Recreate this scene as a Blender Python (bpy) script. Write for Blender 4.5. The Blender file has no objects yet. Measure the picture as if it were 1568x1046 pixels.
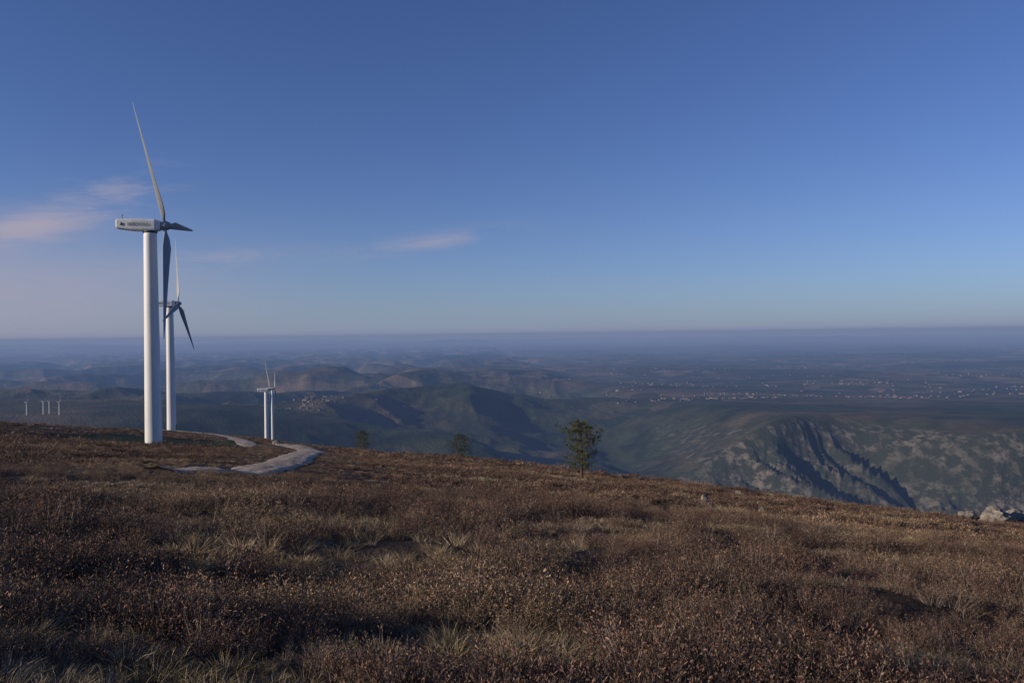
import bpy, math, random, bmesh
import numpy as np
from mathutils import Vector, Matrix
rng=np.random.default_rng(7); random.seed(7)
sc=bpy.context.scene
sc.view_settings.view_transform='Standard'
try: sc.view_settings.look='None'
except: pass
sc.view_settings.exposure=0
col=sc.collection
# ---------------------------------------------------------------- noise
def _h(ix,iy,seed):
    h=(ix.astype(np.int64)*374761393+iy.astype(np.int64)*668265263+seed*1442695041)&0xffffffff
    h=((h^(h>>13))*1274126177)&0xffffffff
    h=((h^(h>>15))*2246822519)&0xffffffff
    return (h^(h>>16))/4294967295.0
def perlin(x,y,seed=0):
    x0=np.floor(x);y0=np.floor(y);fx=x-x0;fy=y-y0
    u=fx*fx*fx*(fx*(fx*6-15)+10);v=fy*fy*fy*(fy*(fy*6-15)+10)
    def g(i,j):
        a=_h(x0+i,y0+j,seed)*2*np.pi
        return np.cos(a)*(fx-i)+np.sin(a)*(fy-j)
    n0=g(0,0)*(1-u)+g(1,0)*u; n1=g(0,1)*(1-u)+g(1,1)*u
    return (n0*(1-v)+n1*v)*1.41
def fbm(x,y,o=4,seed=0,gain=.5):
    s=0;a=1;t=0
    for k in range(o):
        s=s+a*perlin(x*2**k+k*17.3,y*2**k-k*9.1,seed+k);t+=a;a*=gain
    return s/t
def ridged(x,y,o=4,seed=0):
    s=0;a=1;t=0;w=1
    for k in range(o):
        n=1-np.abs(perlin(x*2**k+k*5.7,y*2**k+k*3.3,seed+k))*1.6
        s=s+a*n*w;t+=a;w=np.clip(n,0,1);a*=.45
    return s/t
def sstep(t): t=np.clip(t,0,1); return t*t*(3-2*t)
# ---------------------------------------------------------------- track line
pts=np.array([(-11.9,26.6),(-11.0,30.5),(-11.6,37),(-13.8,49),(-17.4,65),(-20.8,80),(-23.8,94),(-30.0,109),(-41,134),(-57,173),(-73,208),(-88,238),(-106,262),(-122,272)],float)
def catmull(p,n=14):
    o=[];p=np.vstack([2*p[0]-p[1],p,2*p[-1]-p[-2]])
    for k in range(1,len(p)-2):
        for t in np.linspace(0,1,n,endpoint=False):
            o.append(.5*((2*p[k])+(-p[k-1]+p[k+1])*t+(2*p[k-1]-5*p[k]+4*p[k+1]-p[k+2])*t*t+(-p[k-1]+3*p[k]-3*p[k+1]+p[k+2])*t**3))
    o.append(p[-2]);return np.array(o)
road=catmull(pts)
wid=np.interp(np.arange(len(road)),[0,14,50,90,110,len(road)],[.7,1.1,1.15,1.6,2.2,2.5])
def road_d(x,y):
    d=np.full(np.shape(x),99.)
    m=(x>-140)&(x<5)&(y>15)&(y<290)
    xs=x[m];ys=y[m];dd=np.full(xs.shape,99.)
    for k in range(0,len(road),2): dd=np.minimum(dd,np.hypot(xs-road[k,0],ys-road[k,1]))
    d[m]=dd
    return d
# ---------------------------------------------------------------- terrain
_tx=np.linspace(-500,200,1401)
_tf=np.interp(_tx,[-400,-211,-117,-80,-66,0,24,35,60,120],[-14,-12.9,-9.8,-6.4,-4.6,0,2.8,4.2,7.5,16])
_k=np.exp(-.5*(np.arange(-60,61)/16.)**2);_k/=_k.sum()
_tf=np.convolve(np.pad(_tf,60,mode='edge'),_k,'valid')
_tf-=np.interp(0,_tx,_tf)
def pit_q(x,y): return ((x+67)/29)**2+((y-161)/27)**2
def near_h(x,y):
    yy=np.maximum(y,-60)
    z=-1.7-.148*yy-np.interp(x,_tx,_tf)
    s1=.872*x+.489*y-57-.3*np.maximum(0,-x-80)
    s1=np.maximum(s1,0); z=z-.55*(np.sqrt(s1**2+40**2)-40)
    s2=np.maximum(y-325,0); z=z-.05*(np.sqrt(s2**2+60**2)-60)
    s3=np.maximum(y-1000,0); z=z-.4*(np.sqrt(s3**2+60**2)-60)
    s4=np.maximum(-x-450,0); z=z-.3*(np.sqrt(s4**2+100**2)-100)
    z=z+44*np.exp(-(((x+280)/130)**2+((y-900)/150)**2))
    z=z-3.3*np.exp(-(((x+70)/30)**2+((y-145)/30)**2))
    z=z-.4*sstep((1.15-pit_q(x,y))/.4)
    r=np.hypot(x,y)
    amp=sstep((r-1)/8)
    calm=1-.8*np.exp(-(np.maximum(np.abs(x+.36*y-4)-14,0)/16)**2)*sstep((y-20)/25)
    z=z+amp*(.42*fbm(x/9,y/5,3,11)+.12*fbm(x/1.9,y/1.3,2,23))*(.30+.70*calm)+sstep((r-25)/60)*.7*fbm(x/28,y/22,2,31)*calm
    rd=road_d(x,y)
    z=z+(.14+.12*sstep((y-40)/45)+.85*sstep((y-92)/30)-.4*sstep((y-140)/60))*sstep((7-rd)/4.5)
    return z
def edge(x):
    return np.interp(x,[-6000,-1200,-300,100,300,700,1000,1500,2500,6000],[9500,7500,5200,3300,2800,2720,2620,2400,2100,1500])
def far_h(x,y):
    r=np.hypot(x,y)
    base=np.interp(r,[0,1500,3000,6000,10000,20000,40000,75000],[-560,-520,-430,-400,-430,-500,-570,-640])
    kk=(ridged(x/2100,y/2100,6,19)-.62)*2.0
    kk=np.where(kk>0,.36*np.tanh(kk/.36),kk)
    hills=base+np.interp(r,[0,1500,3000,8000,20000,40000,70000],[60,90,190,240,240,190,120])*kk
    hills=hills+12*fbm(x/300,y/300,4,29)
    far_rng=sstep((r-38000)/14000)*np.maximum(fbm(x/16000,y/16000,5,97)+.25,0)*560
    hills=hills+far_rng
    hills=hills+200*np.exp(-(((x+2300)/1500)**2+((y-3300)/1000)**2))
    hills=hills+110*np.exp(-(((x+900)/1400)**2+((y-6400)/700)**2))
    hills=hills+90*np.exp(-(((x+350)/420)**2+((y-4000)/500)**2))
    w=np.exp(-(((x+1750)/1050)**2+((y-2700)/520)**2)**2)
    hills=hills*(1-w)+w*(-226+14*fbm(x/500,y/500,4,88)+(x+1500)*-.012)
    plat=np.interp(r,[0,2500,3500,5000,9000,20000,40000,75000],[-260,-270,-312,-380,-440,-520,-585,-640])
    plat=plat+10*fbm(x/900,y/900,5,41)+np.interp(r,[3000,6000,12000,30000],[0,80,150,140])*fbm(x/3200,y/2200,6,47)+far_rng*.7
    t=(y-edge(x)+ 240*perlin(x/420,y/1600,53)+560)/560
    wall=np.clip(t,0,1)**.7
    wz=-610+(plat+610)*wall
    onw=sstep((1.0-wall)*9)*sstep(wall*5)
    g=x+.55*y+70*perlin(x/300,y/300,71)
    wz=wz-onw*(230*np.abs(perlin(g/280,y/1800,61))+170*np.abs(perlin(g/125,y/900,62))+80*np.abs(perlin(g/52,y/420,63))+24*np.abs(perlin(x/24,y/40,64)))
    gl=x-(1120+(2650-y)*.45); dep=np.clip((2740-y)/380,0,1)
    wz=wz-250*np.exp(-(np.abs(gl)/95.)**1.2)*dep*sstep(wall*4)
    m=sstep((y-edge(x)+2600)/900)*sstep((x+200-(y-3500)*-.05)/500)
    m2=sstep((x-.02*y+100)/600+ (r-9000)/9000.)
    m=np.clip(m*m2,0,1)
    return hills*(1-m)+wz*m
def H(x,y):
    x=np.asarray(x,float);y=np.asarray(y,float)
    a=near_h(x,y); r=np.hypot(x,y)
    b=np.where(r>500,far_h(x,y),-2000.)
    b=np.where(y<0,np.minimum(b,-500),b)
    k=12.
    m=np.maximum(a,b)
    return m+np.where(np.abs(a-b)<k*4,k*np.log1p(np.exp(-np.abs(a-b)/k))*np.clip(-(m+150)/100,0,1),0)
def hz(x,y): return float(H(np.array([x]),np.array([y]))[0])

def mesh_from(name,V,F,mats=(),smooth=True,fm=None):
    me=bpy.data.meshes.new(name)
    V=np.asarray(V,np.float32)
    if isinstance(F,np.ndarray):
        me.vertices.add(len(V));me.vertices.foreach_set('co',V.ravel())
        n=F.shape[1];me.loops.add(F.size);me.loops.foreach_set('vertex_index',F.ravel().astype(np.int32))
        me.polygons.add(len(F));me.polygons.foreach_set('loop_start',(np.arange(len(F))*n).astype(np.int32))
        me.polygons.foreach_set('loop_total',np.full(len(F),n,np.int32))
        me.update(calc_edges=True)
    else: me.from_pydata([tuple(map(float,v)) for v in V],[],F); me.update()
    for m in mats: me.materials.append(m)
    me.polygons.foreach_set('use_smooth',np.full(len(me.polygons),smooth))
    if fm is not None: me.polygons.foreach_set('material_index',np.asarray(fm,np.int32))
    return me
def obj(name,me,parent=None,loc=None):
    o=bpy.data.objects.new(name,me);col.objects.link(o)
    if parent: o.parent=parent
    if loc is not None:o.location=loc
    return o
# ---------------------------------------------------------------- materials
def newmat(name):
    m=bpy.data.materials.new(name);m.use_nodes=True
    nt=m.node_tree;b=nt.nodes['Principled BSDF'];b.inputs['Roughness'].default_value=.9
    b.inputs['Specular IOR Level'].default_value=.2
    return m,nt,b
class N:
    def __init__(s,nt): s.nt=nt
    def n(s,t,**k):
        x=s.nt.nodes.new(t)
        for a,v in k.items(): setattr(x,a,v)
        return x
    def set(s,sock,v):
        if isinstance(v,bpy.types.NodeSocket): s.nt.links.new(v,sock)
        elif v is not None: sock.default_value=v
    def math(s,op,a,b=None,c=None,clamp=False):
        x=s.n('ShaderNodeMath',operation=op,use_clamp=clamp)
        for i,v in enumerate((a,b,c)): s.set(x.inputs[i],v)
        return x.outputs[0]
    def noise(s,vec,scale,detail=4,rough=.55,dist=0):
        x=s.n('ShaderNodeTexNoise');s.set(x.inputs['Vector'],vec)
        x.inputs['Scale'].default_value=scale;x.inputs['Detail'].default_value=detail;x.inputs['Roughness'].default_value=rough;x.inputs['Distortion'].default_value=dist
        return x.outputs['Fac']
    def mix(s,f,a,b,mode='MIX'):
        x=s.n('ShaderNodeMix',data_type='RGBA',blend_type=mode)
        s.set(x.inputs[0],f)
        for i,v in ((6,a),(7,b)):
            s.set(x.inputs[i],v if isinstance(v,bpy.types.NodeSocket) else (*v,1))
        return x.outputs[2]
    def ramp(s,f,lo,hi):
        x=s.n('ShaderNodeMapRange',interpolation_type='SMOOTHSTEP');s.set(x.inputs[0],f)
        x.inputs[1].default_value=lo;x.inputs[2].default_value=hi;return x.outputs[0]
    def vscale(s,v,sc_):
        x=s.n('ShaderNodeVectorMath',operation='MULTIPLY');s.set(x.inputs[0],v);x.inputs[1].default_value=sc_;return x.outputs[0]

mt,nt,b=newmat('terrain_ground');q=N(nt)
g=q.n('ShaderNodeNewGeometry');P=g.outputs['Position'];sep=q.n('ShaderNodeSeparateXYZ');q.set(sep.inputs[0],P)
sn=q.n('ShaderNodeSeparateXYZ');q.set(sn.inputs[0],g.outputs['Normal'])
near=q.mix(q.ramp(q.noise(P,.35,5),.35,.65),(.045,.029,.021),(.112,.074,.050))
near=q.mix(q.ramp(q.noise(P,.06,5),.5,.7),near,(.140,.096,.060))
near=q.mix(q.math('MULTIPLY',q.ramp(q.noise(P,9,4),.4,.7),.6),near,(.022,.015,.012))
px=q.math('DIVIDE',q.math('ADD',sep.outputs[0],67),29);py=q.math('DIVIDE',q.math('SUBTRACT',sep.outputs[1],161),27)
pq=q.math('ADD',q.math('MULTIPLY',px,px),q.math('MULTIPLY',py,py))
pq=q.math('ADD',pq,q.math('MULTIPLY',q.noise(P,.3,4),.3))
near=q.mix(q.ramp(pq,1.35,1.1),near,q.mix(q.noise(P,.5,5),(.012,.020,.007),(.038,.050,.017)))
patch=q.noise(P,.0011,6,.65); patch2=q.noise(P,.006,5,.6)
forest=q.mix(q.ramp(patch2,.35,.65),(.013,.022,.010),(.042,.052,.020))
scrub=q.mix(q.ramp(patch2,.4,.62),(.055,.048,.025),(.105,.082,.044))
far=q.mix(q.ramp(patch,.48,.62),forest,scrub)
vor=q.n('ShaderNodeTexVoronoi');q.set(vor.inputs['Vector'],P);vor.inputs['Scale'].default_value=.005
hs=q.n('ShaderNodeSeparateColor');q.set(hs.inputs[0],vor.outputs['Color'])
fld=q.mix(q.math('POWER',hs.outputs[0],2.0),(.030,.042,.018),(.22,.16,.095))
farm=q.math('MULTIPLY',q.ramp(q.noise(P,.0007,5,.6),.43,.55),q.ramp(sep.outputs[1],3300,4600))
far=q.mix(q.math('MULTIPLY',farm,.75),far,fld)
cx=q.n('ShaderNodeCombineXYZ')
q.set(cx.inputs[0],q.math('MULTIPLY_ADD',sep.outputs[1],.55,sep.outputs[0]));q.set(cx.inputs[1],q.math('MULTIPLY',sep.outputs[1],.5));q.set(cx.inputs[2],q.math('MULTIPLY',sep.outputs[2],.6))
rockn=q.noise(cx.outputs[0],.05,9,.72)
rock=q.mix(q.ramp(rockn,.46,.62),(.028,.032,.018),(.145,.130,.105))
rock=q.mix(q.ramp(q.noise(cx.outputs[0],.009,5,.6),.38,.60),q.mix(.75,rock,(.026,.033,.017)),rock)
# bare rock only crops out on the near gorge walls, farther hillsides stay wooded
rockmask=q.math('MULTIPLY',q.ramp(sn.outputs[2],.92,.80),q.math('MULTIPLY_ADD',q.ramp(sep.outputs[1],3900,2900),.8,.2))
far=q.mix(rockmask,far,rock)
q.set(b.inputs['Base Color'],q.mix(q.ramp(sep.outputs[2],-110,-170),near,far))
bp=q.n('ShaderNodeBump');bp.inputs['Strength'].default_value=.8;bp.inputs['Distance'].default_value=12
q.set(bp.inputs['Height'],q.math('MULTIPLY',rockn,q.ramp(sep.outputs[2],-110,-170)))
bp2=q.n('ShaderNodeBump');bp2.inputs['Strength'].default_value=1;bp2.inputs['Distance'].default_value=.15
q.set(bp2.inputs['Height'],q.math('MULTIPLY',q.noise(P,5,5,.7),q.ramp(sep.outputs[2],-100,-60)));q.set(bp2.inputs['Normal'],bp.outputs[0])
q.set(b.inputs['Normal'],bp2.outputs[0])

az=np.radians(np.concatenate([np.linspace(-40,40,1150,endpoint=False),np.linspace(40,320,180,endpoint=False)]))
rr=np.concatenate([np.geomspace(.8,1500,460,endpoint=False),np.geomspace(1500,6000,400,endpoint=False),np.geomspace(6000,75000,260)])
A,R=np.meshgrid(az,rr)
X=R*np.sin(A);Y=R*np.cos(A);Z=H(X,Y)
nr,na=X.shape
V=np.stack([X.ravel(),Y.ravel(),Z.ravel()],1)
i=np.arange(nr-1)[:,None];j=np.arange(na)[None,:];j2=(j+1)%na
F=np.stack([(i*na+j),(i*na+j2),((i+1)*na+j2),((i+1)*na+j)],-1).reshape(-1,4)[:,::-1]
V=np.vstack([V,[[0,0,hz(0,0)]]])
me=mesh_from('terrain',V,np.ascontiguousarray(F[:, ::1]),[mt])
terrain=obj('terrain',me)
if me.polygons[5000].normal.z<0: me.flip_normals()
c=len(V)-1
cm=mesh_from('ground_centre',np.vstack([V[:na],V[c:c+1]]),[(na,(k+1)%na,k) for k in range(na)],[mt])
co=obj('patch',cm,terrain)

# ---------------------------------------------------------------- track mesh
tan=np.gradient(road,axis=0);tan/=np.linalg.norm(tan,axis=1)[:,None];nrm=np.stack([-tan[:,1],tan[:,0]],1)
nc=9;RV=[];RF=[]
jit=perlin(np.arange(len(road))*.31,np.zeros(len(road)),5),perlin(np.arange(len(road))*.31,np.ones(len(road))*7.5,6)
for k in range(len(road)):
    for c_ in range(nc):
        s=(c_/(nc-1)*2-1)
        w=wid[k]*(1+.35*(jit[0][k] if s<0 else jit[1][k]))
        p=road[k]+nrm[k]*s*w
        RV.append((p[0],p[1],0))
RV=np.array(RV);ci_=np.tile(np.arange(nc),len(road))
RV[:,2]=H(RV[:,0],RV[:,1])+.10+.05*(ci_==nc//2)-.09*((ci_%(nc-1))==0)
for k in range(len(road)-1):
    for c_ in range(nc-1): RF.append((k*nc+c_,k*nc+c_+1,(k+1)*nc+c_+1,(k+1)*nc+c_))
mr,nt,b=newmat('gravel');q=N(nt);P=q.n('ShaderNodeNewGeometry').outputs['Position']
gr=q.mix(q.ramp(q.noise(P,1.2,8,.7),.35,.65),(.33,.27,.21),(.60,.51,.41))
gr=q.mix(q.math('MULTIPLY',q.ramp(q.noise(P,.35,4,.6),.52,.68),.6),gr,(.20,.15,.10))
q.set(b.inputs['Base Color'],gr);b.inputs['Specular IOR Level'].default_value=.05;b.inputs['Roughness'].default_value=1
bb=q.n('ShaderNodeBump');bb.inputs['Distance'].default_value=.2;q.set(bb.inputs['Height'],q.noise(P,2.5,6,.7));q.set(b.inputs['Normal'],bb.outputs[0])
obj('gravel_track',mesh_from('gravel_track',RV,RF,[mr]))

# ---------------------------------------------------------------- vegetation prototypes
def vegmat(name,cols,noisecol):
    m,nt,b=newmat(name);q=N(nt)
    oi=q.n('ShaderNodeObjectInfo');g=q.n('ShaderNodeNewGeometry')
    cr=q.n('ShaderNodeValToRGB');q.set(cr.inputs[0],oi.outputs['Random'])
    e=cr.color_ramp.elements
    while len(e)<len(cols): e.new(.5)
    for k,c_ in enumerate(cols): e[k].position=k/(len(cols)-1);e[k].color=(*c_,1)
    f=q.ramp(q.noise(q.vscale(oi.outputs['Location'],(.7,1.4,1)),.16,4,.6),.50,.62)
    c1=q.mix(f,cr.outputs[0],noisecol)
    isl=g.outputs['Random Per Island']
    mul=q.math('MULTIPLY_ADD',q.math('POWER',isl,2.5),2.3,.45)
    x=q.n('ShaderNodeVectorMath',operation='SCALE');q.set(x.inputs[0],c1);q.set(x.inputs[3],mul)
    q.set(b.inputs['Base Color'],x.outputs[0]);b.inputs['Roughness'].default_value=.8
    return m
M_he=vegmat('heather_foliage',[(.064,.041,.033),(.148,.084,.060),(.086,.062,.043),(.195,.120,.080)],(.25,.172,.108))
M_gr=vegmat('dry_grass',[(.30,.22,.13),(.46,.36,.235),(.22,.185,.10),(.37,.27,.165)],(.33,.26,.14))
M_st=vegmat('heather_stems',[(.10,.084,.070),(.29,.245,.205)],(.20,.165,.125))
protos=bpy.data.collections.new('heath_plants')
def blade(V,F,p0,d,L,w,seg=3,droop=.3):
    d=d/np.linalg.norm(d);side=np.cross(d,rng.normal(size=3));side/=np.linalg.norm(side)+1e-9
    b0=len(V)
    for s in range(seg+1):
        t=s/seg;p=p0+d*L*t+np.array([d[0],d[1],-.6])*droop*L*t*t
        ww=w*(1-t)**.7
        if s==seg: V.append(p)
        else: V.append(p-side*ww/2);V.append(p+side*ww/2)
    for s in range(seg):
        a=b0+2*s
        if s==seg-1: F.append((a,a+1,a+2))
        else: F.append((a,a+1,a+3,a+2))
def heather(name,ns,nl,lw,hgt,rad):
    V=[];F=[];fm=[]
    for s in range(ns):
        a=rng.uniform(0,2*np.pi);rb=rad*.35*math.sqrt(rng.random())
        p0=np.array([math.cos(a)*rb,math.sin(a)*rb,-.04])
        sp=rng.uniform(.1,1.0);d=np.array([math.cos(a)*sp+rng.normal()*.2,math.sin(a)*sp+rng.normal()*.2,1.])
        d/=np.linalg.norm(d);L=hgt*rng.uniform(.6,1.15)
        n0=len(F);blade(V,F,p0,d,L,lw*.5,2,.12);fm+= [1]*(len(F)-n0)
        for l in range(nl):
            t=rng.uniform(.3,1.05);p=p0+d*L*t+np.array([d[0],d[1],-.6])*.12*L*t*t+rng.normal(size=3)*lw*1.3
            dd=d*.9+rng.normal(size=3)*.6;dd/=np.linalg.norm(dd)
            sd=np.cross(dd,rng.normal(size=3));sd/=np.linalg.norm(sd)
            ll=lw*rng.uniform(1.5,3.5);w2=lw*rng.uniform(.25,.5);b0=len(V)
            V+= [p,p+dd*ll*.5+sd*w2,p+dd*ll,p+dd*ll*.5-sd*w2];F.append((b0,b0+1,b0+2,b0+3));fm.append(0)
    o=bpy.data.objects.new(name,mesh_from(name,V,F,[M_he,M_st],False,fm));protos.objects.link(o)
def grass(name,nb,w,hgt,rad):
    V=[];F=[]
    for s in range(nb):
        a=rng.uniform(0,2*np.pi);rb=rad*math.sqrt(rng.random())
        sp=rng.uniform(.05,.9)
        blade(V,F,np.array([math.cos(a)*rb,math.sin(a)*rb,-.03]),np.array([math.cos(a)*sp+.15,math.sin(a)*sp,1.]),hgt*rng.uniform(.5,1.1),w,3,.5)
    o=bpy.data.objects.new(name,mesh_from(name,V,F,[M_gr],False));protos.objects.link(o)
for k in range(4): heather('a_heather_fine_%d'%k,56,16,.010,.32+.04*k,.34)
for k in range(2): grass('b_grass_fine_%d'%k,150,.005,.25,.17)
for k in range(3): heather('c_heather_mid_%d'%k,32,11,.026,.32,.5)
grass('d_grass_mid',70,.014,.26,.3)
for k in range(2): heather('e_heather_broad_%d'%k,26,8,.06,.30,1.2)
grass('f_grass_broad',50,.05,.28,.7)
PX=[];PI=[];PS=[]
def scatter(r0,r1,dens,fine,scl,azr=46):
    ar=math.radians(2*azr)/2*(r1*r1-r0*r0);n=int(ar*dens)
    r=np.sqrt(rng.uniform(r0*r0,r1*r1,n));a=np.radians(rng.uniform(-azr,azr,n))
    x=r*np.sin(a);y=r*np.cos(a)
    s1=.872*x+.489*y-57-.3*np.maximum(0,-x-80)
    keep=(s1<30)&(y<420)
    d=np.full(n,99.)
    for k in range(0,len(road)):
        d=np.minimum(d,np.hypot(x-road[k,0],y-road[k,1])-wid[k]*(1.0 if k>10 else .6))
    keep&=d>.1
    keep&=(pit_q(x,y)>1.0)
    bare=fbm(x/3.0,y/1.6,2,77); keep&=(bare>-.36)
    x=x[keep];y=y[keep];d=d[keep];n=len(x)
    gm=fbm(x/7,y/2.6,3,91)+.35*perlin(x/1.4,y/.9,93)
    isg=(gm>.12)|(rng.random(n)<.07)
    hid,gid=fine
    idx=np.where(isg,rng.choice(gid,n),rng.choice(hid,n))
    hs=np.clip(1+.9*fbm(x/3.2,y/2.0,2,99),.5,1.35)
    s=scl*rng.uniform(.6,1.3,n)*np.where(isg,np.minimum(hs,1.0),hs)*np.clip(.32+d/11,.32,1)
    PX.append(np.stack([x,y,H(x,y)],1));PI.append(idx);PS.append(s)
scatter(2.2,11,26,([0,1,2,3],[4,5]),.85,50)
scatter(11,30,10.5,([0,1,2,3],[4,5]),.95,46)
scatter(30,90,4.0,([6,7,8],[9]),.85,44)
scatter(90,420,.5,([10,11],[12]),.85,42)
PX=np.vstack(PX);PI=np.concatenate(PI);PS=np.concatenate(PS);n=len(PX)
pm=bpy.data.meshes.new('heather_and_grass');pm.vertices.add(n);pm.vertices.foreach_set('co',PX.astype(np.float32).ravel())
a=pm.attributes.new('rot','FLOAT_VECTOR','POINT');rt=np.stack([rng.normal(0,.12,n)-.1,rng.normal(0,.12,n),rng.uniform(0,6.28,n)],1);a.data.foreach_set('vector',rt.astype(np.float32).ravel())
a=pm.attributes.new('scl','FLOAT','POINT');a.data.foreach_set('value',PS.astype(np.float32))
a=pm.attributes.new('idx','INT','POINT');a.data.foreach_set('value',PI.astype(np.int32))
def instancer(name,me,coll):
    o=obj(name,me)
    ng=bpy.data.node_groups.new(name+'_nodes','GeometryNodeTree')
    ng.interface.new_socket('Geometry',in_out='INPUT',socket_type='NodeSocketGeometry')
    ng.interface.new_socket('Geometry',in_out='OUTPUT',socket_type='NodeSocketGeometry')
    gi=ng.nodes.new('NodeGroupInput');go=ng.nodes.new('NodeGroupOutput')
    ip=ng.nodes.new('GeometryNodeInstanceOnPoints');ci=ng.nodes.new('GeometryNodeCollectionInfo')
    ci.inputs['Collection'].default_value=coll;ci.inputs['Separate Children'].default_value=True;ci.inputs['Reset Children'].default_value=True
    def na_(nm,t):
        x=ng.nodes.new('GeometryNodeInputNamedAttribute');x.data_type=t;x.inputs['Name'].default_value=nm
        return [s for s in x.outputs if s.enabled and s.name=='Attribute'][0]
    L=ng.links.new
    L(gi.outputs[0],ip.inputs['Points']);L(ci.outputs[0],ip.inputs['Instance']);ip.inputs['Pick Instance'].default_value=True
    L(na_('idx','INT'),ip.inputs['Instance Index']);L(na_('rot','FLOAT_VECTOR'),ip.inputs['Rotation']);L(na_('scl','FLOAT'),ip.inputs['Scale'])
    L(ip.outputs[0],go.inputs[0])
    md=o.modifiers.new('scatter','NODES');md.node_group=ng
    return o
instancer('heather_and_grass',pm,protos)

# ---------------------------------------------------------------- turbines
def simplemat(name,c,rough=.5,var=.12,scale=.6,spec=.4):
    m,nt,b=newmat(name);q=N(nt);tc=q.n('ShaderNodeTexCoord').outputs['Object']
    k=1-var
    q.set(b.inputs['Base Color'],q.mix(q.ramp(q.noise(q.vscale(tc,(1,1,.25)),scale,5,.6),.35,.7),tuple(x*k for x in c),c))
    b.inputs['Roughness'].default_value=rough;b.inputs['Specular IOR Level'].default_value=spec
    return m
M_white=simplemat('white_tower_paint',(.78,.78,.75))
M_blade_shaded=simplemat('blade_paint',(.28,.30,.33))  # shaded grey of the blades is put into the base colour, hub shares it
M_dark=simplemat('dark_metal',(.06,.065,.07))
M_green=simplemat('green_lettering',(.05,.14,.07))
M_conc=simplemat('concrete',(.32,.30,.27),.9)
def lathe(name,prof,n,mats,axis='Z',smooth=True):
    V=[];F=[]
    for (r,z) in prof:
        for k in range(n):
            a=2*math.pi*k/n;V.append((r*math.cos(a),r*math.sin(a),z))
    for s in range(len(prof)-1):
        for k in range(n):F.append((s*n+k,s*n+(k+1)%n,(s+1)*n+(k+1)%n,(s+1)*n+k))
    F.append(tuple(range(n))[::-1]);F.append(tuple((len(prof)-1)*n+k for k in range(n)))
    if axis=='X': V=[(z,x,y) for x,y,z in V]
    return mesh_from(name,V,F,mats,smooth)
def blade_mesh(R=23.3):
    st=[(0,.58,.9,0),(.04,.55,1.0,0),(.10,1.25,.5,18),(.18,1.75,.26,13),(.33,1.45,.2,9),(.55,1.05,.17,5),(.75,.74,.15,2.5),(.9,.46,.14,0),(.98,.24,.14,0),(1,.03,.14,0)]
    n=16;V=[];F=[]
    for (t,ch,th,tw) in st:
        a0=math.radians(tw+32)
        for k in range(n):
            a=2*math.pi*k/n
            cx=math.cos(a)*ch*.5*1.0-(ch*.18 if th<.8 else 0);cy=math.sin(a)*ch*.5*th*(.75+.25*math.cos(a) if th<.8 else 1)
            V.append((cy*math.cos(a0)-cx*math.sin(a0),cx*math.cos(a0)+cy*math.sin(a0),t*R+.4))
    for s in range(len(st)-1):
        for k in range(n):F.append((s*n+k,s*n+(k+1)%n,(s+1)*n+(k+1)%n,(s+1)*n+k))
    F.append(tuple((len(st)-1)*n+k for k in range(n)))
    return mesh_from('blade',V,F,[M_blade_shaded])
def nacelle_mesh():
    st=[(-5.75,1.0,-.35,1.05),(-5.6,1.12,-.62,1.18),(-3.0,1.2,-.95,1.22),(-1.2,1.2,-1.02,1.22),(1.0,1.15,-1.0,1.18),(1.75,.95,-.85,1.0),(1.95,.75,-.65,.8)]
    V=[];F=[];n=16
    for (x,w,z0,z1) in st:
        zc=(z0+z1)/2;hh=(z1-z0)/2
        for k in range(n):
            a=2*math.pi*(k+.5)/n;ca,sa=math.cos(a),math.sin(a)
            e=.28
            V.append((x,w*math.copysign(abs(ca)**e,ca),zc+hh*math.copysign(abs(sa)**e,sa)))
    for s in range(len(st)-1):
        for k in range(n):F.append((s*n+k,s*n+(k+1)%n,(s+1)*n+(k+1)%n,(s+1)*n+k))
    F.append(tuple(range(n))[::-1]);F.append(tuple((len(st)-1)*n+k for k in range(n)))
    return mesh_from('nacelle',V,F,[M_white],False)
BM=blade_mesh();NM=nacelle_mesh()
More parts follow.
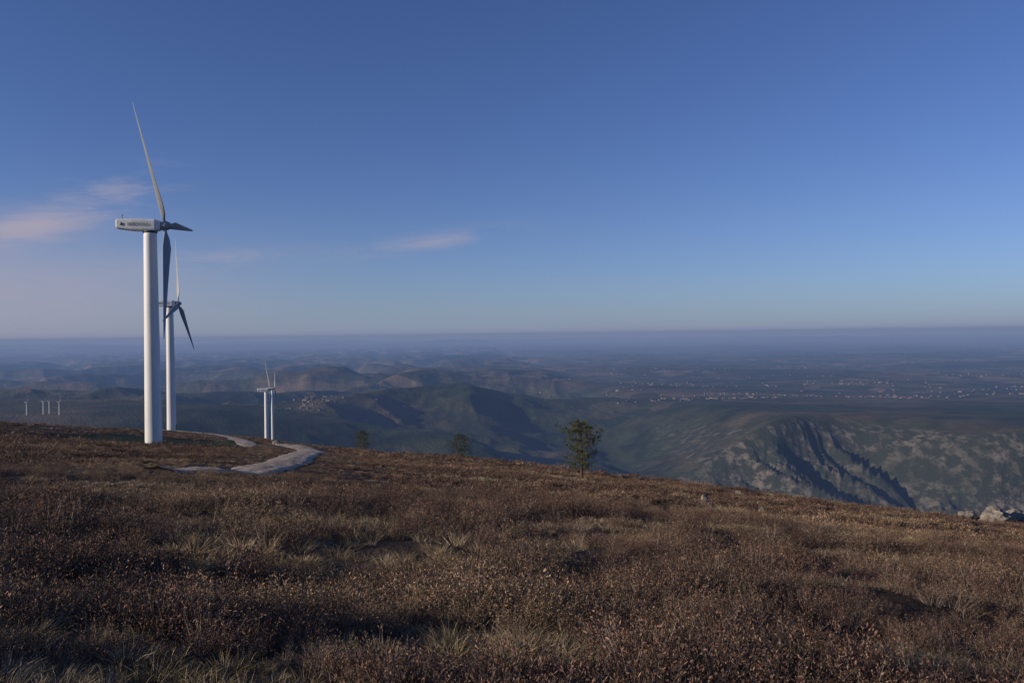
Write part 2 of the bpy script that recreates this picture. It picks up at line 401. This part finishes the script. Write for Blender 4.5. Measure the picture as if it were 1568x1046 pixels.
def turbine(x,y,hubz,theta,yaw=9.5,detail=True):
    gz=hz(x,y)-.1;h=hubz-gz
    e=obj('wind_turbine',None,None,(x,y,gz))
    Ht=h-1.0
    rad=lambda z:1.55-(1.55-1.15)*z/Ht
    prof=[(rad(0),-.3),(rad(0),0)]+[(rad(Ht*s),Ht*s) for s in np.linspace(.02,.98,12)]+[(rad(Ht),Ht)]
    obj('tower',lathe('tower',prof,56,[M_white]),e)
    if detail:
        for k,s in enumerate((.34,.68)):
            r=rad(Ht*s);z=Ht*s
            obj('flange_%d'%(k+1),lathe('flange',[(r-.02,z-.05),(r+.018,z-.05),(r+.018,z+.05),(r-.02,z+.05)],56,[M_white],smooth=False),e)
        obj('foundation',lathe('foundation',[(3.2,-.6),(3.2,.06),(3.0,.1)],32,[M_conc],smooth=False),e)
        dm=bpy.data.meshes.new('door')
        bm=bmesh.new();bmesh.ops.create_cube(bm,size=1);bmesh.ops.scale(bm,vec=(.12,.85,2.0),verts=bm.verts);bmesh.ops.bevel(bm,geom=bm.edges[:],offset=.03,segments=2,affect='EDGES');bm.to_mesh(dm);bm.free();dm.materials.append(M_dark)
        d=obj('door',dm,e,(1.50,.25,1.6));d.rotation_euler=(0,-.01,.16)
    hd=bpy.data.objects.new('head',None);col.objects.link(hd);hd.parent=e;hd.location=(0,0,h);hd.rotation_euler=(0,0,math.radians(yaw))
    obj('nacelle',NM,hd)
    obj('yaw_ring',lathe('yaw_ring',[(1.2,-1.35),(1.3,-1.2),(1.3,-.95)],32,[M_dark]),hd)
    if detail:
        obj('wind_vane_mast',lathe('wind_vane_mast',[(.04,1.1),(.035,2.0),(.12,2.02),(.12,2.1),(.02,2.12)],8,[M_dark]),hd,(-5.0,.4,0))
        obj('anemometer_mast',lathe('anemometer_mast',[(.04,1.1),(.035,1.8),(.1,1.82),(.1,1.88)],8,[M_dark]),hd,(-4.7,-.5,0))
        tcv=bpy.data.curves.new('lettering','FONT');tcv.body='IBERDROLA';tcv.size=.85;tcv.extrude=.004;tcv.space_character=1.12
        tcv.materials.append(M_green);to=obj('lettering',tcv,hd,(-3.7,-1.235,-.12));to.rotation_euler=(math.pi/2,0,0);to.scale=(.78,1,1)
        obj('emblem',lathe('emblem',[(.30,-.005),(.30,.005)],20,[M_green]),hd,(-4.75,-1.235,.2)).rotation_euler=(math.pi/2,0,0)
    rot=bpy.data.objects.new('rotor',None);col.objects.link(rot);rot.parent=hd;rot.location=(2.75,0,.05);rot.rotation_euler=(0,math.radians(-5),0)
    obj('hub',lathe('hub',[(.7,-.75),(.85,-.6),(.9,0),(.78,.5),(.5,.9),(.2,1.15),(.02,1.2)],28,[M_blade_shaded],'X'),rot)
    for k in range(3):
        bo=obj('blade_%d'%(k+1),BM,rot)
        bo.rotation_euler=(-math.radians(theta+120*k),0,0)
    return e
turbine(-67.8,150,21.2,-35)
turbine(-118,275,12.0,14)
turbine(-173.5,560,-37,-28)
turbine(-272,900,-58,40,detail=False)
for (x,y,t) in ((-1515,2480,10),(-1475,2500,50),(-1462,2510,80),(-1425,2500,20)):
    turbine(x,y,hz(x,y)+40,t,detail=False)

# ---------------------------------------------------------------- trees
M_bark=simplemat('pine_bark',(.13,.09,.065),.95,.4,4)
m,nt,b=newmat('pine_needles');q=N(nt);g=q.n('ShaderNodeNewGeometry')
q.set(b.inputs['Base Color'],q.mix(g.outputs['Random Per Island'],(.036,.046,.018),(.14,.135,.058)));M_needle=m
def pine(x,y,h,w,seed,bare=.12):
    rg=np.random.default_rng(seed);V=[];F=[];fm=[]
    def tube(ps,rs,n=7):
        b0=len(V)
        for p,r in zip(ps,rs):
            for k in range(n):
                a=2*math.pi*k/n;V.append((p[0]+r*math.cos(a),p[1]+r*math.sin(a),p[2]+ (r*math.sin(a)*.3)))
        for s in range(len(ps)-1):
            for k in range(n):F.append((b0+s*n+k,b0+s*n+(k+1)%n,b0+(s+1)*n+(k+1)%n,b0+(s+1)*n+k));fm.append(0)
    tp=[np.array([.03*h*math.sin(t*3+seed)*t,.02*h*t*math.cos(seed),h*t*.97]) for t in np.linspace(0,1,9)];tp[0][2]=-.2
    tube(tp,[.03*h*(1-t)**.8*.75+.012 for t in np.linspace(0,1,9)],9)
    def tpos(t): f=t*8;k=min(int(f),7);return tp[k]+(tp[k+1]-tp[k])*(f-k)
    nb=50
    for bi in range(nb):
        t=bare+(1-bare)*(bi+rg.random())/nb
        p0=tpos(min(t,.995));a=bi*2.4+rg.normal()*.4
        prof=math.sin(min(1,(1-t)*1.6+.16)*math.pi*.5)*(.8 if t<bare+.08 else 1)
        L=w*.5*prof*rg.uniform(.45,1.35);d=np.array([math.cos(a),math.sin(a),rg.uniform(0,.5)])
        ps=[p0+d*L*s+np.array([0,0,.15*L*s*s]) for s in (0,.4,.75,1)]
        tube(ps,[.012*h*.5*(1-s*.8)*.6+.004 for s in (0,.4,.75,1)],4)
        ncl=int(4+L*7)
        for c_ in range(ncl):
            s=rg.uniform(.3,1.08);cp=p0+d*L*s+np.array([0,0,.15*L*s*s])+rg.normal(size=3)*np.array([.12,.12,.07])*max(L,.3)
            R0=rg.uniform(.08,.18)*h/4.5
            for l in range(22):
                dd=rg.normal(size=3)+np.array([d[0]*.5,d[1]*.5,.6]);dd/=np.linalg.norm(dd);sd=np.cross(dd,rg.normal(size=3));sd/=np.linalg.norm(sd)
                o_=cp+rg.normal(size=3)*R0*.35;ll=R0*rg.uniform(.7,1.5);ww=.013*h/4.5;b0=len(V)
                V.extend([o_-sd*ww,o_+sd*ww,o_+dd*ll]);F.append((b0,b0+1,b0+2));fm.append(1)
    return obj('pine_tree',mesh_from('pine_tree',V,F,[M_bark,M_needle],False,fm),None,(x,y,hz(x,y)))
pine(5.2,61,4.5,3.3,1,.14)
pine(-8.3,125,4.0,3.2,2,.06)
pine(-36,190,4.8,3.6,5,.06)

# ---------------------------------------------------------------- rocks
m,nt,b=newmat('granite');q=N(nt);P=q.n('ShaderNodeTexCoord').outputs['Object']
q.set(b.inputs['Base Color'],q.mix(q.ramp(q.noise(P,3,8,.7),.35,.65),(.13,.115,.095),(.32,.28,.235)));M_rock=m
def rock(x,y,sx,sy,sz,seed,name='granite_boulder'):
    bm=bmesh.new();bmesh.ops.create_icosphere(bm,subdivisions=4,radius=1)
    co=np.array([v.co[:] for v in bm.verts])
    n1=fbm(co[:,0]*1.1+seed*7,co[:,1]*1.1+co[:,2]*1.3,4,seed)
    n2=np.round(fbm(co[:,2]*1.5+seed,co[:,0]-co[:,1]*1.2,2,seed+5)*4)/4
    f=1+.5*n1+.3*n2
    for v,k in zip(bm.verts,f): v.co=Vector((v.co.x*k*sx,v.co.y*k*sy,v.co.z*k*sz))
    me=bpy.data.meshes.new(name);bm.to_mesh(me);bm.free();me.materials.append(M_rock)
    return obj(name,me,None,(x,y,hz(x,y)+sz*.35))
rock(8.4,35,.24,.2,.42,1);rock(9.6,36.5,.12,.1,.1,2);rock(10.6,34,.16,.14,.22,3)
rock(34.5,57,1.0,.9,.75,4);rock(37.2,59,1.5,1.1,.9,6);rock(32.8,57.5,.6,.5,.4,7);rock(40,60,1.2,1.0,.8,9)
rock(-45,128,.9,.6,.6,8);rock(-36,121,.6,.5,.5,10);rock(3.2,70,.25,.2,.25,12);rock(17,60,.3,.3,.25,13);rock(-2,66,.2,.2,.2,14)

# ---------------------------------------------------------------- distant villages
mw,nt,b=newmat('house_walls');q=N(nt);oi=q.n('ShaderNodeObjectInfo')
q.set(b.inputs['Base Color'],q.mix(oi.outputs['Random'],(.11,.09,.075),(.27,.23,.20)))
mf=simplemat('roof_tiles',(.16,.11,.08),.9)
hc=bpy.data.collections.new('village_houses')
def house(nm,w,d,h):
    V=[(-w,-d,-3),(w,-d,-3),(w,d,-3),(-w,d,-3),(-w,-d,h),(w,-d,h),(w,d,h),(-w,d,h),(-w,0,h+3),(w,0,h+3)]
    F=[(0,1,5,4),(1,2,6,9,5),(2,3,7,6),(3,0,4,8,7),(4,5,9,8),(7,8,9,6)]
    o=bpy.data.objects.new(nm,mesh_from(nm,V,F,[mw,mf],False,[0,0,0,0,1,1]));hc.objects.link(o)
house('house_a',5,4,3.5);house('house_b',7,4,4);house('house_c',11,5,4)
HX=[]
def village(x,y,sx,sy,n): HX.append(np.stack([rng.normal(x,sx,n),rng.normal(y,sy,n)],1))
village(1050,4300,260,70,50);village(1500,4700,340,80,45);village(2300,4700,400,90,40);village(560,5300,160,120,24)
village(-900,3500,130,130,70);village(400,4600,100,60,16)
for k in range(22):
    y=rng.uniform(5000,10500);x=y*rng.uniform(0,.7);village(x,y,rng.uniform(150,600),rng.uniform(60,250),int(rng.uniform(8,24)))
for k in range(8):
    y=rng.uniform(4500,12000);x=-y*rng.uniform(.1,.65);village(x,y,100,100,12)
HX=np.vstack(HX);n=len(HX)
hm=bpy.data.meshes.new('distant_villages');hm.vertices.add(n);hm.vertices.foreach_set('co',np.column_stack([HX,H(HX[:,0],HX[:,1])]).astype(np.float32).ravel())
a=hm.attributes.new('rot','FLOAT_VECTOR','POINT');a.data.foreach_set('vector',np.stack([np.zeros(n),np.zeros(n),rng.uniform(0,6.28,n)],1).astype(np.float32).ravel())
a=hm.attributes.new('scl','FLOAT','POINT');a.data.foreach_set('value',rng.uniform(.7,1.2,n).astype(np.float32))
a=hm.attributes.new('idx','INT','POINT');a.data.foreach_set('value',rng.integers(0,3,n).astype(np.int32))
instancer('distant_villages',hm,hc)

# ---------------------------------------------------------------- atmosphere haze
mh=bpy.data.materials.new('haze_air');mh.use_nodes=True;nt=mh.node_tree
nt.nodes.remove(nt.nodes['Principled BSDF']);q=N(nt)
SIG=.60e-4;ch=(.62,.78,1.0);C=(.165,.212,.345)
ab=q.n('ShaderNodeVolumeAbsorption');ab.inputs['Color'].default_value=(1-ch[0],1-ch[1],1-ch[2],1);ab.inputs['Density'].default_value=SIG
em=q.n('ShaderNodeEmission');em.inputs['Color'].default_value=(C[0]*ch[0],C[1]*ch[1],C[2]*ch[2],1);em.inputs['Strength'].default_value=SIG
ad=q.n('ShaderNodeAddShader');nt.links.new(ab.outputs[0],ad.inputs[0]);nt.links.new(em.outputs[0],ad.inputs[1])
nt.links.new(ad.outputs[0],nt.nodes['Material Output'].inputs['Volume'])
S=72000;zt,zb=60,-1200
V=[(-S,-S,zb),(S,-S,zb),(S,S,zb),(-S,S,zb),(-S,-S,zt),(S,-S,zt),(S,S,zt),(-S,S,zt)]
obj('sky_haze',mesh_from('sky_haze',V,[(3,2,1,0),(4,5,6,7),(0,1,5,4),(1,2,6,5),(2,3,7,6),(3,0,4,7)],[mh],False))

# ---------------------------------------------------------------- sun + sky
el=math.radians(16);dv=Vector((-.94,-.34,0)).normalized()
to_sun=Vector((dv.x*math.cos(el),dv.y*math.cos(el),math.sin(el)))
sl=bpy.data.lights.new('sun','SUN');sl.energy=4.4;sl.angle=math.radians(.5);sl.color=(1,.85,.68)
so=obj('sun',sl);so.rotation_euler=(-to_sun).to_track_quat('-Z','Y').to_euler()
w=bpy.data.worlds.new('World');sc.world=w;w.use_nodes=True;nt=w.node_tree;q=N(nt);bg=nt.nodes['Background']
sky=q.n('ShaderNodeTexSky');sky.sky_type='NISHITA';sky.sun_disc=False;sky.sun_elevation=el;sky.sun_rotation=math.atan2(to_sun.x,to_sun.y)%(2*math.pi)
sky.altitude=1000;sky.air_density=1.0;sky.dust_density=.4;sky.ozone_density=2.0
tc=q.n('ShaderNodeTexCoord').outputs['Generated'];sp=q.n('ShaderNodeSeparateXYZ');q.set(sp.inputs[0],tc)
yy=q.math('MAXIMUM',sp.outputs[1],.05);u=q.math('DIVIDE',sp.outputs[0],yy);v=q.math('DIVIDE',sp.outputs[2],yy)
front=q.ramp(sp.outputs[1],.05,.3)
cmb=q.n('ShaderNodeCombineXYZ');q.set(cmb.inputs[0],u);q.set(cmb.inputs[1],q.math('MULTIPLY',v,5))
n1=q.noise(cmb.outputs[0],9,7,.6,.6)
def blob(cu,cv,su,sv,sl_=0):
    du=q.math('DIVIDE',q.math('SUBTRACT',u,cu),su)
    vv=q.math('SUBTRACT',q.math('SUBTRACT',v,cv),q.math('MULTIPLY',q.math('SUBTRACT',u,cu),sl_))
    d_=q.math('DIVIDE',vv,sv)
    return q.math('EXPONENT',q.math('MULTIPLY',q.math('ADD',q.math('MULTIPLY',du,du),q.math('MULTIPLY',d_,d_)),-1))
m1=q.math('MULTIPLY',blob(-.61,.143,.085,.023,.12),q.ramp(n1,.15,.58))
m2=q.math('MULTIPLY',blob(-.10,.117,.085,.010,.14),q.ramp(n1,.30,.62))
m3=q.math('MULTIPLY',blob(-.66,.055,.28,.065),q.ramp(n1,-.2,.6))
m4=q.math('MULTIPLY',blob(-.36,.10,.14,.010,.06),q.math('MULTIPLY',q.ramp(n1,.35,.65),.35))
m5=q.math('MULTIPLY',blob(-.50,.18,.08,.03,.2),q.math('MULTIPLY',q.ramp(n1,.4,.7),.5))
tot=q.math('MULTIPLY',q.math('ADD',q.math('ADD',q.math('MULTIPLY',m1,.85),q.math('MULTIPLY',m2,.55)),q.math('ADD',q.math('MULTIPLY',m3,.78),q.math('ADD',m4,m5))),front,clamp=True)
K=.077
bg.inputs['Strength'].default_value=K
tc2=q.mix(q.ramp(sp.outputs[2],.0,.16),(.62,.84,1.40),(.70,.82,1.30))
tint=q.mix(1.0,sky.outputs[0],tc2,'MULTIPLY')
hzf=q.math('MULTIPLY',q.math('EXPONENT',q.math('DIVIDE',q.math('MAXIMUM',sp.outputs[2],0),-.05)),.95)
tint=q.mix(hzf,tint,(.26/K,.315/K,.43/K))
q.set(bg.inputs['Color'],q.mix(tot,tint,(.37/K,.35/K,.45/K)))

# ---------------------------------------------------------------- camera
cam=bpy.data.cameras.new('camera');cam.lens=28;cam.sensor_width=36;cam.clip_start=.1;cam.clip_end=200000
cob=obj('camera',cam,None,(0,0,0))
cob.rotation_euler=(Matrix.Rotation(math.radians(90-.52),4,'X')@Matrix.Rotation(math.radians(-.73),4,'Z')).to_euler()
sc.camera=cob
